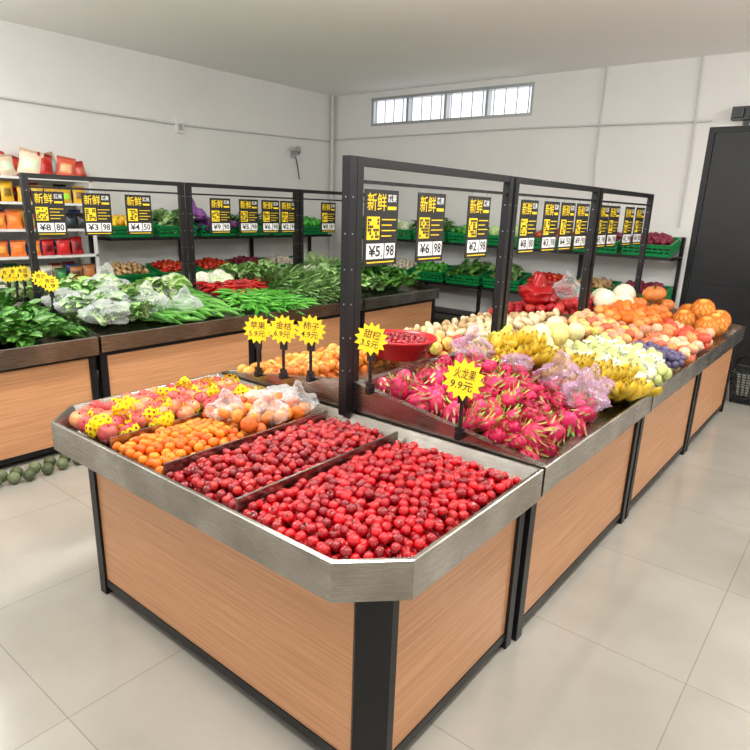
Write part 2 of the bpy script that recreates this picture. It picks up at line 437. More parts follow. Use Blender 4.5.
b_=MB(); yd=YW+.05
b_.box(dx0-.06,dx0,yd-.05,yd+.1,0,dz+.06,M['black']); b_.box(dx1,dx1+.06,yd-.05,yd+.1,0,dz+.06,M['black']); b_.box(dx0,dx1,yd-.05,yd+.1,dz,dz+.06,M['black'])
w=(dx1-dx0)/2
for a in (dx0,(dx0+dx1)/2):
    b_.box(a+.005,a+w-.005,yd-.02,yd+.03,.01,dz-.005,M['door'])
    for z0,z1 in ((.15,.9),(1.0,1.5),(1.6,2.45)):
        b_.box(a+.12,a+w-.12,yd-.032,yd-.02,z0,z1,M['door']); b_.box(a+.17,a+w-.17,yd-.038,yd-.032,z0+.05,z1-.05,M['door'])
b_.box(dx0+w-.07,dx0+w-.05,yd-.07,yd-.04,1.0,1.25,M['silver']); b_.box(dx0+w-.07,dx0+w-.05,yd-.05,yd-.02,1.0,1.02,M['silver']); b_.box(dx0+w-.07,dx0+w-.05,yd-.05,yd-.02,1.23,1.25,M['silver'])
b_.obj('door_1')
b_=MB(); b_.box(-1.55,-1.27,YW-.1,YW,2.73,2.86,M['blackplastic']); b_.box(-1.53,-1.43,YW-.14,YW-.1,2.75,2.84,M['blackplastic']); b_.box(-1.39,-1.29,YW-.14,YW-.1,2.75,2.84,M['blackplastic']); b_.box(-1.44,-1.38,YW-.03,YW,2.682,2.73,M['blackplastic']); b_.obj('emergency_light')
b_=MB(); b_.tube([(XW+.02,YW-.02,2.75),(-4,YW-.02,2.77),(-1.75,YW-.02,2.74)],.012,M['pvc']); 
b_.tube([(-2.99,YW-.02,H),(-2.99,YW-.02,2.3),(-2.95,YW-.02,1.9)],.01,M['pvc']); b_.tube([(-1.95,YW-.02,H),(-1.9,YW-.02,2.4),(-1.9,YW-.02,1.6)],.01,M['pvc']); b_.obj('cable_conduit')
b_=MB(); b_.tube([(XW+.02,2,2.68),(XW+.02,5.1,2.65),(XW+.02,7.95,2.72)],.013,M['pvc']); b_.tube([(XW+.06,7.9,0),(XW+.06,7.9,H)],.03,M['pvc'],10)
b_.obj('water_pipe')
b_=MB(); b_.box(XW,XW+.06,5.0,5.1,2.55,2.72,M['whitepaint']); b_.box(XW+.06,XW+.065,5.02,5.08,2.58,2.66,M['silver']); b_.obj('junction_box')
b_=MB(); b_.box(XW,XW+.02,7.03,7.13,2.4,2.5,M['silver']); b_.tube([(XW+.02,7.08,2.45),(XW+.12,7.08,2.45),(XW+.14,7.08,2.5)],.012,M['silver'])
b_.tube([(XW+.05,7.15,2.54),(XW+.22,6.98,2.5)],.045,M['silver'],10); b_.tube([(XW+.22,6.98,2.5),(XW+.228,6.972,2.498)],.038,M['blackplastic'],10)
b_.tube([(XW+.02,7.12,2.42),(XW+.03,7.15,2.3),(XW+.02,7.2,2.1)],.008,M['blackplastic']); b_.obj('security_camera')
def added_lamp(x,y,e,e2):  # unseen ceiling fixture, added to light the room
    b_=MB(); L,W=1.25,.16
    b_.box(x-W/2,x+W/2,y-L/2,y+L/2,H-.06,H,M['whitepaint'])
    for s_ in (-.045,.045):
        b_.tube([(x+s_,y-L/2+.03,H-.08),(x+s_,y+L/2-.03,H-.08)],.014,M['tube'],8)
    b_.obj('added_light_fixture')
    l=bpy.data.lights.new('added_area_light','AREA'); l.shape='RECTANGLE'; l.size=1.2; l.size_y=.3; l.energy=e; l.color=(1,.975,.94)  # area light added under the made-up fixture
    o=bpy.data.objects.new('added_area_light',l); o.location=(x,y,H-.13); bpy.context.collection.objects.link(o)
    o.rotation_euler=(0,0,math.pi/2)
    l=bpy.data.lights.new('added_wall_fill','POINT'); l.shadow_soft_size=.2; l.energy=e2; l.color=(1,.985,.96)  # extra point light added to brighten walls and ceiling
    o=bpy.data.objects.new('added_wall_fill',l); o.location=(x,y,H-.4); bpy.context.collection.objects.link(o)
for x,y in ((-.3,.9),(-3.0,.5),(-.4,3.6),(-2.9,3.0),(-5.9,.9),(1.2,6.2)): added_lamp(x,y,36,60)

# ---------------------------------------------------------------- stands
def offp(P,d):
    n=len(P);out=[]
    for i in range(n):
        p0=Vector(P[i-1]);p1=Vector(P[i]);p2=Vector(P[(i+1)%n])
        d1=(p1-p0).normalized();d2=(p2-p1).normalized()
        n1=Vector((-d1.y,d1.x));n2=Vector((-d2.y,d2.x))
        k=(n1+n2); k=k/(k.dot(n1)); out.append((p1.x+k.x*d,p1.y+k.y*d))
    return out
RZ=.80; BZ=.68
def end_stand(x0,x1,y0,y1,divs):
    c=.16; b_=MB(); st=M['steel'];bl=M['black']
    O=[(x0+c,y0),(x1-c,y0),(x1,y0+c),(x1,y1),(x0,y1),(x0,y0+c)]
    lv=[(offp(O,.025),BZ-.01),(O,BZ-.006),(O,RZ-.003),(offp(O,.004),RZ),(offp(O,.014),RZ),(offp(O,.055),.735),(offp(O,.06),.72)]
    for (A,a),(B,b2) in zip(lv,lv[1:]): b_.strip(A,a,B,b2,st)
    b_.poly([(p[0],p[1],.72) for p in lv[-1][0]],st); b_.poly([(p[0],p[1],BZ-.01) for p in lv[0][0]][::-1],st)
    for (ax,ay0,ay1) in divs: b_.box(ax-.005,ax+.005,ay0,ay1,.72,.801,st)
    lx=x0+.3; rx=x1-.05; fy=y0+.07
    b_.box(lx,lx+.045,fy,fy+.045,0,BZ,bl)
    b_.prism([(rx-.095,fy+.012),(rx-.075,fy-.005),(rx,fy+.07),(rx,fy+.1),(rx-.095,fy+.1)],0,BZ,bl)
    b_.box(rx-.045,rx,y1-.05,y1-.005,0,BZ,bl); b_.box(lx,lx+.045,y1-.05,y1-.005,0,BZ,bl)
    for z in (.04,.645): 
        b_.box(lx+.045,rx-.095,fy+.006,fy+.036,z,z+.035,bl); b_.box(rx-.04,rx-.008,fy+.1,y1-.05,z,z+.035,bl); b_.box(lx+.006,lx+.04,fy+.045,y1-.05,z,z+.035,bl)
    b_.box(lx+.045,rx-.095,fy+.012,fy+.03,.075,.645,M['wood'])
    b_.box(rx-.034,rx-.014,fy+.1,y1-.05,.075,.645,M['wood'])
    b_.box(lx+.012,lx+.03,fy+.045,y1-.05,.075,.645,M['wood'])
    return b_.obj('fruit_display_stand')
RG=.93
def mid_stand(x0,x1,y0,y1,Tz,first=False,last=False):
    b_=MB(); st=M['steel'];bl=M['black']; xc=(x0+x1)/2
    for sx,xe in ((1,x1),(-1,x0)):
        pr=[(xe-sx*.025,BZ),(xe,BZ+.004),(xe,RZ-.003),(xe-sx*.004,RZ),(xe-sx*.012,RZ),(xe-sx*.05,.745),(xe-sx*.06,.735),(xc+sx*.03,RG-.05),(xc+sx*.02,RG),(xc,RG)]
        V=[(p[0],y0+.002,p[1]) for p in pr]+[(p[0],y1-.002,p[1]) for p in pr]; n=len(pr)
        b_.add(V,[(i,i+1,n+i+1,n+i) for i in range(n-1)],st)
    for y in (y0+.002,y1-.008):
        P=[(x1,BZ),(x1,RZ),(xc+.03,RG+.01),(xc-.03,RG+.01),(x0,RZ),(x0,BZ)]
        V=[(p[0],y,p[1]) for p in P]; V2=[(p[0],y+.006,p[1]) for p in P]
        b_.poly(V,st); b_.poly(V2[::-1],st)
        b_.add(V+V2,[(i,(i+1)%6,6+(i+1)%6,6+i) for i in range(6)],st)
    if first:
        for sx,xe in ((1,x1),(-1,x0)):
            a=(xe-sx*.01,RZ+.004); c_=(xc+sx*.02,RG+.014)
            V=[(a[0],y0-.004,a[1]),(c_[0],y0-.004,c_[1]),(c_[0],y0+.03,c_[1]),(a[0],y0+.03,a[1])]
            b_.add(V+[(p[0],p[1],p[2]-.004) for p in V],[(0,1,2,3),(7,6,5,4),(0,4,5,1),(2,6,7,3),(1,5,6,2),(3,7,4,0)],st)
    for xx in (x0+.04,x1-.09):
        for yy in (y0+.012,y1-.062): b_.box(xx,xx+.05,yy,yy+.05,0,BZ,bl)
    for z in (.04,.645):
        for xx in (x0+.05,x1-.08): b_.box(xx,xx+.03,y0+.062,y1-.062,z,z+.035,bl)
        for yy in (y0+.02,y1-.05): b_.box(x0+.09,x1-.09,yy,yy+.03,z,z+.035,bl)
    for xx in (x0+.055,x1-.075): b_.box(xx,xx+.02,y0+.062,y1-.062,.075,.645,M['wood'])
    if last: b_.box(x0+.09,x1-.09,y1-.045,y1-.025,.075,.645,M['wood'])
    ya=y0+.012-(.07 if first else 0)
    for yy in (ya,y1-.057):
        b_.box(xc-.022,xc+.022,yy,yy+.045,(.79 if first and yy==ya else BZ),Tz,bl)
        z=1.0
        while z<Tz-.05:
            b_.box(xc+.022,xc+.0225,yy+.019,yy+.025,z,z+.006,M['silver'])
            b_.box(xc-.003,xc+.003,yy-.0005,yy,z,z+.006,M['silver'])
            z+=.15
    if first: b_.box(xc-.022,xc+.022,y0-.01,y0+.03,BZ,Tz,bl)
    b_.box(xc-.02,xc+.02,ya+.045,y1-.057,Tz-.035,Tz,bl)
    b_.box(xc-.006,xc+.006,ya+.045,y1-.057,Tz-.105,Tz-.09,bl)
    return b_.obj('fruit_display_stand')
X0,X1=-2.756,-.818; XC=(X0+X1)/2
LX0,LX1=-6.02,-4.08; LC=(LX0+LX1)/2
YS=[2.07,3.49,4.92,6.34]
end_stand(X0,X1,1.072,2.062,[(-1.455,1.14,2.0),(-1.865,1.14,2.0),(-2.24,1.14,2.0)])
end_stand(LX0,LX1,1.072,2.062,[(-5.0,1.14,2.0)])
for i in range(3):
    mid_stand(X0,X1,YS[i]+.004,YS[i+1]-.004,1.915,i==0,i==2); mid_stand(LX0,LX1,YS[i]+.004,YS[i+1]-.004,1.875,False,i==2)

# ---------------------------------------------------------------- signs
def put(b_,s,u0,u1,v0,v1,org,U,Vv,N,off,m):
    V,F=text(s)
    if len(F)==0: return
    W=np.array([np.array(org)+np.array(U)*(u0+(u1-u0)*p[0])+np.array(Vv)*(v0+(v1-v0)*p[1])+np.array(N)*off for p in V])
    b_.add(W,F,m)
def quad(b_,u0,u1,v0,v1,org,U,Vv,N,off,m):
    o=np.array(org);U=np.array(U);Vv=np.array(Vv);N=np.array(N)
    b_.add([o+U*a+Vv*c+N*off for a,c in ((u0,v0),(u1,v0),(u1,v1),(u0,v1))],[(0,1,2,3)],m)
prices=['5.98','6.98','2.98','8.80','3.98','4.50','9.90']
def sign(x,y,ztop,k):
    b_=MB(); w,h=.24,.33
    b_.box(x-.003,x+.003,y-w/2,y+w/2,ztop-h,ztop,M['cardblack'])
    for s_ in (-.08,.08): b_.tube([(x,y+s_,ztop-.01),(x,y+s_,ztop+.025)],.0025,M['silver'],4); 
    for sd in (1,-1):
        org=(x,y-sd*w/2,ztop-h); U=(0,sd,0);Vv=(0,0,1);N=(sd,0,0); o=.0036
        put(b_,'新鲜',.015,.15,.24,.315,org,U,Vv,N,o,M['yellow'])
        put(b_,'蔬果',.16,.225,.278,.312,org,U,Vv,N,o,M['white']); quad(b_,.16,.225,.245,.26,org,U,Vv,N,o,M['yellow'])
        quad(b_,.015,.105,.115,.215,org,U,Vv,N,o,M['yellow'])
        rr=random.Random(k)
        for i in range(6):
            for j in range(6):
                if rr.random()<.6: quad(b_,.02+i*.0135,.032+i*.0135,.122+j*.0145,.134+j*.0145,org,U,Vv,N,o+.0004,M['ink'])
        for i in range(4): quad(b_,.12,.225-.03*(i%2),.2-i*.024,.205-i*.024,org,U,Vv,N,o,M['yellow'])
        quad(b_,.015,.14,.03,.098,org,U,Vv,N,o,M['white']); quad(b_,.147,.225,.03,.098,org,U,Vv,N,o,M['white'])
        p=prices[k%7]
        put(b_,'¥'+p[0],.03,.115,.04,.09,org,U,Vv,N,o+.0005,M['ink']); quad(b_,.122,.13,.038,.046,org,U,Vv,N,o+.0005,M['ink']); put(b_,p[2:],.155,.217,.04,.09,org,U,Vv,N,o+.0005,M['ink'])
        quad(b_,.02,.22,.012,.018,org,U,Vv,N,o,M['yellow'])
    b_.obj('hanging_price_sign')
for k,y in enumerate([2.26,2.66,3.13,3.76,4.1,4.38,4.66,5.1,5.36,5.75,6.05]): sign(XC,y,1.79,k)
for k,y in enumerate([2.27,2.65,3.02,3.88,4.23,4.52,4.78,5.4,5.85]): sign(LC,y,1.75,k+3)

def startag(x,y,zb,hh=.2,r=.085,txt='特价',txt2='2.98'):
    b_=MB()
    b_.box(x-.012,x+.012,y-.02,y+.02,zb,zb+.03,M['blackplastic'])
    b_.box(x-.02,x+.02,y-.006,y+.006,zb+.03,zb+.05,M['blackplastic'])
    b_.tube([(x,y,zb+.03),(x,y,zb+hh-.03)],.008,M['blackplastic'],6)
    b_.box(x-.018,x+.018,y-.006,y+.012,zb+hh-.1,zb+hh-.05,M['blackplastic'])
    d=Vector((-x*.9,-y,.45)).normalized()
    U=Vector((0,0,1)).cross(d).normalized(); Vv=d.cross(U).normalized(); c=Vector((x,y,zb+hh))+d*.01
    tilt=random.uniform(-.25,.05); U,Vv=U*math.cos(tilt)+Vv*math.sin(tilt),Vv*math.cos(tilt)-U*math.sin(tilt)
    n=14; P=[]
    for i in range(2*n):
        rr=r if i%2==0 else r*.74; a=math.pi*i/n
        P.append(c+U*rr*math.cos(a)+Vv*rr*math.sin(a))
    for off,rev in ((.002,False),(-.002,True)):
        V=[tuple(c+d*off)]+[tuple(p+d*off) for p in P]
        F=[(0,1+i,1+(i+1)%(2*n)) for i in range(2*n)]
        if rev: F=[f[::-1] for f in F]
        b_.add(V,F,M['yellowcard'])
    V=[tuple(p+d*.002) for p in P]+[tuple(p-d*.002) for p in P]; m_=2*n
    b_.add(V,[(i,(i+1)%m_,m_+(i+1)%m_,m_+i) for i in range(m_)],M['yellowcard'])
    put(b_,txt,-r*.5,r*.5,r*.02,r*.52,c,U,Vv,d,.003,M['redink'])
    put(b_,txt2,-r*.55,r*.5,-r*.5,-r*.08,c,U,Vv,d,.003,M['ink'])
    b_.obj('starburst_price_tag')
zr=lambda x,xc,hw:RG+.01-(RG-.0-RZ)*abs(x-xc)/hw
for x,t,t2 in ((-2.41,'苹果','5.9元'),(-2.22,'金桔','6.9元'),(-2.03,'柿子','4.9元'),(-1.66,'甜橙','3.5元')):
    startag(x,2.058,zr(x,XC,.97)-.01,.25,.075,t,t2)
startag(-1.18,2.05,zr(-1.28,XC,.97)-.045,.25,.085,'火龙果','9.9元')
for x in (-4.7,-4.85,-5.15,-5.3,-5.45): startag(x,2.058,zr(x,LC,.97)-.01,.22,.065,'青菜','1.9')

# ---------------------------------------------------------------- produce on the right island
cf=lambda x,y: (y-1.072)+(X1-x)>.27
b_=MB(); heap(b_,sc_t(T_small,.0185),-1.448,-.875,1.135,2.005,.0185,dome(-1.465,-.86,1.12,2.02,.752,.045),M['glossfruit'],tint(S(185,8,20),S(168,6,18),S(142,4,16),S(198,18,26),v=.22),3,cond=cf,zj=.7,jit=.28); b_.obj('cherry_tomato_pile')
b_=MB(); heap(b_,sc_t(T_plum,.0175),-1.858,-1.462,1.135,2.005,.0175,dome(-1.875,-1.445,1.12,2.02,.752,.045),M['glossfruit'],tint(S(160,14,24),S(132,10,20),S(178,30,26),v=.25),3,zj=.7,jit=.28); b_.obj('red_plum_pile')
b_=MB(); heap(b_,sc_t(T_plum,.02),-2.233,-1.873,1.135,1.55,.02,dome(-2.24,-1.865,1.1,1.8,.755,.045),M['fruit'],tint(S(228,112,15),S(238,135,30),S(218,90,15),v=.1),3); b_.obj('kumquat_pile')
b_=MB(); heap(b_,sc_t(T_pers,.033),-2.23,-1.88,1.55,2.0,.033,dome(-2.24,-1.865,1.4,2.1,.775,.06),M['fruit'],tint(S(215,110,35),S(200,92,28),S(225,140,55),v=.1),2); b_.obj('bagged_apricot_pile')
b_=MB()
for (x,y) in ((-2.12,1.62),(-1.97,1.74),(-2.14,1.82),(-1.97,1.92),(-2.12,1.95)):
    b_.inst(BAGS[random.randrange(3)],np.array([rot('Z',random.uniform(0,6))*.082]),np.array([(x,y,.835)]),np.ones((1,3)),M['bag'])
b_.obj('clear_fruit_bag')
b_=MB(); cfa=lambda x,y:(y-1.072)+(x-X0)>.29
g=grid(-2.70,-2.25,1.14,2.01,.08,0,.12,cfa); dz_=dome(-2.72,-2.24,1.1,2.05,.77,.035)
P=np.array([(a,c_,dz_(a,c_)) for a,c_ in g]); n=len(P)
R=rand_rot(n,'yaw',.040,.044,tilt=.7)
b_.inst(T_peach,R,P,tint(S(190,58,60),S(178,46,56),S(202,80,70),v=.12)(n),M['fruit'])
q=rng.random(n)<.5
b_.inst(T_net,R[q],P[q],tint(S(240,214,30))(q.sum()),M['foam'])
P2=P[q][::2]+np.array([.02,.01,.024]); b_.inst(T_net,R[q][::2]*1.05,P2,tint(S(242,216,35))(len(P2)),M['foam'])
b_.obj('foam_netted_peach_pile')

zt=lambda x,y:.755+(RG-.035-.755)*max(0,1-abs(x-XC)/.93)
zl=lambda x,y:.755+(RG-.035-.755)*max(0,1-abs(x-LC)/.93)
def zz(base,d): return lambda x,y: base(x,y)+d
b_=MB(); heap(b_,sc_t(T_dragon,.036),-1.72,-.88,2.1,3.05,.05,zz(zt,.055),M['fruit'],tint(S(205,26,84),S(180,18,66),S(216,48,102),S(195,30,74),v=.15),2,'any',(.85,1.15),.25,1.0); b_.obj('dragon_fruit_pile')
b_=MB(); 
for (x,y,s_) in ((-.98,2.86,.11),(-1.16,2.98,.12),(-1.4,2.98,.09),(-1.0,3.03,.09)):
    b_.inst(BAGS[random.randrange(3)],np.array([rot('Z',random.uniform(0,6))*s_]),np.array([(x,y,zt(x,y)+.11)]),np.ones((1,3)),M['lilacbag'])
b_.inst(BAGS[1],np.array([rot('Z',2)*.11]),np.array([(-1.66,2.95,zt(-1.66,3)+.11)]),np.ones((1,3)),M['lilacbag'])
b_.obj('lilac_fruit_bag')
b_=MB(); heap(b_,T_ban,-1.7,-.86,3.08,3.5,.07,zz(zt,.075),M['fruit'],tint(S(228,192,60),S(218,192,72),S(210,180,55),v=.06),2,'yaw',(.95,1.15),.2,.45,spf=1.85,yaw0=-.9,yawr=.7,tilt=.3)
b_.obj('banana_pile')
b_=MB(); heap(b_,sc_t(T_potato,.04),-1.72,-1.5,3.05,3.46,.045,zz(zt,.12),M['fruit'],tint(S(215,175,50),S(180,180,75),v=.1),1); b_.obj('mango_pile')
b_=MB(); heap(b_,sc_t(T_ball,.068),-1.74,-1.42,3.55,4.25,.072,zz(zt,.08),M['fruit'],tint(S(225,205,125),S(230,220,165),v=.06),2); b_.obj('honeydew_melon_pile')
b_=MB(); heap(b_,sc_t(T_pear,.05),-1.4,-.87,3.55,4.2,.055,zz(zt,.06),M['fruit'],tint(S(205,205,145),S(195,205,125),S(218,218,180),v=.05),2)
g=grid(-1.4,-.87,3.55,4.2,.11,1,.1); P=np.array([(a,c_,zt(a,c_)+.085) for a,c_ in g]); Rp=rand_rot(len(P),'yaw',.05,.056,tilt=.5); b_.inst(sc_t(T_pear,.98),Rp,P,tint(S(205,212,135))(len(P)),M['fruit']); b_.inst(T_netthick,Rp,P,tint(S(222,226,220))(len(P)),M['foam'])
b_.obj('foam_netted_pear_pile')
b_=MB(); heap(b_,sc_t(T_plum,.026),-1.2,-.87,4.22,4.45,.026,zz(zt,.07),M['fruit'],tint(S(85,78,110),S(100,85,120),v=.2),2); b_.obj('plum_pile')
b_=MB(); heap(b_,sc_t(T_apple,.044),-1.74,-1.22,4.27,4.88,.045,zz(zt,.08),M['fruit'],tint(S(212,145,115),S(220,165,105),S(200,95,65),v=.08),2)
heap(b_,sc_t(T_apple,.042),-1.2,-.87,4.47,4.88,.043,zz(zt,.07),M['fruit'],tint(S(212,135,115),S(225,182,152),S(212,105,75),v=.08),2); b_.obj('peach_pile')
b_=MB(); heap(b_,sc_t(T_ball,.042),-1.74,-1.3,4.98,5.7,.042,zz(zt,.08),M['fruit'],tint(S(232,128,40),S(238,152,78),S(228,108,30),v=.08),2)
heap(b_,sc_t(T_ball,.045),-1.28,-.87,4.98,5.5,.045,zz(zt,.07),M['fruit'],tint(S(218,82,58),S(232,145,88),S(238,184,145),v=.08),2); b_.obj('orange_pile')
b_=MB()
for (x,y,r_) in ((-1.0,5.62,.095),(-.98,5.85,.1),(-1.2,5.7,.09),(-1.0,6.1,.095),(-1.22,5.95,.1),(-1.2,6.18,.09),(-1.1,5.88,.095)):
    P=np.array([(x,y,zt(x,y)+r_*.85+(.09 if (x,y)==(-1.1,5.88) else 0))]); b_.inst(T_ball,np.array([np.eye(3)*r_]),P,tint(S(235,158,60),S(238,178,85))(1),M['fruit']); b_.inst(T_netfull,np.array([rot('X',.4)*r_]),P,tint(S(228,122,48))(1),M['foam'])
b_.obj('netted_pomelo_pile')
b_=MB()
for (x,y,r_) in ((-1.66,5.95,.095),(-1.5,6.2,.1),(-1.45,5.85,.095)):
    b_.inst(T_pump,np.array([rot('Z',x*9)*r_]),np.array([(x,y,zt(x,y)+r_*.75)]),tint(S(218,125,58))(1),M['fruit'])
b_.inst(T_pump,np.array([rot('X',.2)*.105]),np.array([(-1.55,6.03,zt(-1.55,6)+.18)]),tint(S(225,138,68))(1),M['fruit'])
b_.obj('pumpkin')
b_=MB()
for (x,y,r_) in ((-1.84,6.1,.11),(-1.88,5.7,.1),(-2.0,5.95,.1),(-1.72,5.72,.09)):
    b_.inst(T_ball,np.array([rot('Z',x*9)*r_]),np.array([(x,y,zt(x,y)+r_*.9)]),tint(S(235,230,198))(1),M['fruit'])
b_.obj('white_melon')
b_=MB(); heap(b_,sc_t(T_pers,.036),-2.69,-2.1,2.12,3.0,.037,zz(zt,.05),M['fruit'],tint(S(228,145,52),S(230,170,80),S(220,118,38),v=.1),2); b_.obj('persimmon_pile')
b_=MB(); cx,cy,cz=-2.02,2.77,.905
pr=[(.001,0),(.13,0),(.145,.01),(.19,.1),(.205,.105),(.207,.115),(.198,.118),(.185,.1),(.14,.02),(.001,.015)]
t=lathe(pr,28); b_.inst(t,np.array([np.eye(3)]),np.array([(cx,cy,cz)]),tint(c1)(1),M['redplastic'])
b_.obj('red_plastic_basin')
b_=MB(); heap(b_,sc_t(T_plum,.017),cx-.18,cx+.18,cy-.18,cy+.18,.017,lambda x,y:cz+.085+.03*(1-((x-cx)**2+(y-cy)**2)/.03),M['glossfruit'],tint(S(150,10,25),S(125,8,20)),2,cond=lambda x,y:(x-cx)**2+(y-cy)**2<.165**2); b_.obj('cherry_pile')
b_=MB(); heap(b_,sc_t(T_apple,.04),-2.69,-1.9,3.06,3.46,.042,zz(zt,.05),M['fruit'],tint(S(190,60,50),S(210,160,90),v=.1),2); b_.obj('apple_pile')
b_=MB(); heap(b_,sc_t(T_potato,.035),-2.69,-1.9,3.53,4.88,.04,zz(zt,.06),M['fruit'],tint(S(205,175,130),S(185,150,105),S(225,205,165),v=.1),2); b_.obj('potato_pile')
b_=MB(); heap(b_,sc_t(T_apple,.044),-2.69,-1.95,4.98,6.3,.046,zz(zt,.09),M['fruit'],tint(S(180,28,34),S(195,55,48),S(160,20,38),v=.1),2); b_.obj('red_apple_pile')
b_=MB()
for (x,y) in ((-2.3,5.2),(-2.55,5.7),(-2.2,5.6),(-2.5,6.1)):
    b_.inst(BAGS[random.randrange(3)],np.array([rot('Z',x*7)*.15]),np.array([(x,y,zt(x,y)+.2)]),tint(c1)(1),M['redplastic'] if x<-2.22 else M['bag'])
b_.obj('fruit_carrier_bag')

# ---------------------------------------------------------------- left island vegetables
def greens(name,tp,x0,x1,y0,y1,z,r=.07,layers=2,yaw0=0,yawr=1.2,s=(.8,1.15),tn=tint(c1,v=.25)):
    b_=MB(); heap(b_,tp,x0,x1,y0,y1,r,z,M['leaf'],tn,layers,'yaw',s,.3,.45,yaw0=yaw0,yawr=yawr,tilt=.35); return b_.obj(name)
flat=lambda x,y:.78+.05*(1 if x<-4.3 else .3)
greens('spinach_pile',B_dark,-5.0,-4.3,1.2,1.95,flat,.06,3,2.2,3)
greens('celery_leaf_pile',B_dark,-5.85,-5.1,1.2,1.95,flat,.07,2)
greens('choy_sum_pile',B_mid,-5.0,-4.25,2.15,2.6,zz(zl,.06),.06,2,-.5,3)
b_=MB(); heap(b_,[T_cuc],-4.98,-4.18,2.62,3.42,.03,zz(zl,.07),M['fruit'],tint(S(80,145,50),S(105,165,70),S(60,120,40),v=.15),2,'yaw',(.9,1.15),.3,.9,spf=2.6,yaw0=.5,yawr=.6,tilt=.15); b_.obj('cucumber_pile')
greens('lettuce_pile',B_light,-4.98,-4.6,2.62,3.3,zz(zl,.1),.08,1,.4,2)
b_=MB()
for (x,y,s_) in ((-4.35,2.3,.17),(-4.6,2.45,.15),(-4.75,2.2,.15),(-4.45,2.68,.14),(-4.9,2.6,.18),(-4.75,2.95,.14),(-4.35,2.95,.12),(-4.6,2.2,.14)):
    b_.inst(BAGS[random.randrange(3)],np.array([rot('Z',random.uniform(0,6))*s_]),np.array([(x,y,zl(x,y)+.12)]),np.ones((1,3)),M['bag'])
b_.obj('clear_vegetable_bag')
b_=MB(); heap(b_,[sc_t(T_chili,1.15)],-4.7,-4.15,3.54,4.2,.022,zz(zl,.06),M['glossfruit'],tint(S(70,150,45),S(95,170,60),v=.15),3,'yaw',(.9,1.2),.3,.9,spf=2.2,yaw0=0,yawr=3,tilt=.3); b_.obj('green_chili_pile')
b_=MB(); heap(b_,[T_chili],-5.04,-4.72,3.6,4.2,.022,zz(zl,.07),M['glossfruit'],tint(S(190,28,22),S(170,20,18),v=.15),3,'yaw',(.9,1.2),.3,.9,spf=2.2,yaw0=0,yawr=3,tilt=.3); b_.obj('red_chili_pile')
greens('garlic_shoot_pile',B_thin,-4.98,-4.3,4.22,4.85,zz(zl,.06),.05,3,.3,1.0)
greens('pak_choi_pile',B_mid,-4.98,-4.25,5.0,5.6,zz(zl,.06),.065,2,.2,3)
greens('mustard_green_pile',B_dark,-4.98,-4.25,5.62,6.2,zz(zl,.07),.065,2,.2,3)
greens('romaine_pile',B_light,-5.9,-5.12,2.15,2.75,zz(zl,.08),.075,2,2,2)
b_=MB(); heap(b_,[T_daikon],-5.9,-5.12,2.8,3.4,.035,zz(zl,.07),M['fruit'],tint(S(235,238,225),v=.04),2,'yaw',(.9,1.1),.2,1.2,spf=2.3,yaw0=1.4,yawr=.4,tilt=.15); b_.obj('daikon_pile')
b_=MB(); heap(b_,sc_t(T_ball,.085),-5.9,-5.1,3.55,4.2,.085,zz(zl,.08),M['leaf'],tint(S(215,230,190),S(235,238,215),v=.05),1,'any'); b_.obj('cabbage_pile')
greens('coriander_pile',B_mid,-5.9,-5.12,4.2,4.85,zz(zl,.1),.075,2,2,2)
b_=MB(); heap(b_,sc_t(T_ball,.08),-5.9,-5.1,5.0,5.6,.085,zz(zl,.08),M['leaf'],tint(S(240,238,225),v=.05),1,'any'); b_.obj('cauliflower_pile')
greens('leek_pile',B_thin,-5.9,-5.12,5.6,6.25,zz(zl,.08),.06,2,2,2)
b_=MB()
for i in range(9):
    y=1.2+i*.105+rng.uniform(-.02,.02); x=-3.99+rng.uniform(-.03,.03); r_=.038
    b_.inst(T_ball,np.array([rot('Y',.3*i)*r_]),np.array([(x,y,r_+.001)]),tint(S(78,88,58),S(105,115,82))(1),M['fruit'])
    if i<7: b_.inst(T_ball,np.array([rot('Y',.3*i)*r_]),np.array([(x+.09,y+.04,r_+.001)]),tint(S(78,88,58),S(105,115,82))(1),M['fruit'])
b_.obj('small_green_melon_row')

# ---------------------------------------------------------------- wall racks
def crate_mesh():
    b_=MB(); L,W,Hh,t=.52,.38,.13,.008; g=M['green']
    b_.box(-L/2,L/2,-W/2,W/2,0,t,g)
    for s_ in (-1,1):
        for z0,z1 in ((0,.035),(.055,.075),(.095,Hh)):
            b_.box(-L/2,L/2,s_*W/2-t/2,s_*W/2+t/2,z0,z1,g); b_.box(s_*L/2-t/2,s_*L/2+t/2,-W/2,W/2,z0,z1,g)
        for k in range(9): x=-L/2+L*k/8; b_.box(x-.006,x+.006,s_*W/2-t/2,s_*W/2+t/2,.03,.1,g)
        for k in range(7): y=-W/2+W*k/6; b_.box(s_*L/2-t/2,s_*L/2+t/2,y-.006,y+.006,.03,.1,g)
        b_.box(-L/2-.01,L/2+.01,s_*W/2-.012,s_*W/2+.012,Hh-.006,Hh+.004,g); b_.box(s_*L/2-.012,s_*L/2+.012,-W/2,W/2,Hh-.006,Hh+.004,g)
    return b_
co=crate_mesh().obj('crate',(0,0,0)); crate_me=co.data; bpy.data.objects.remove(co)
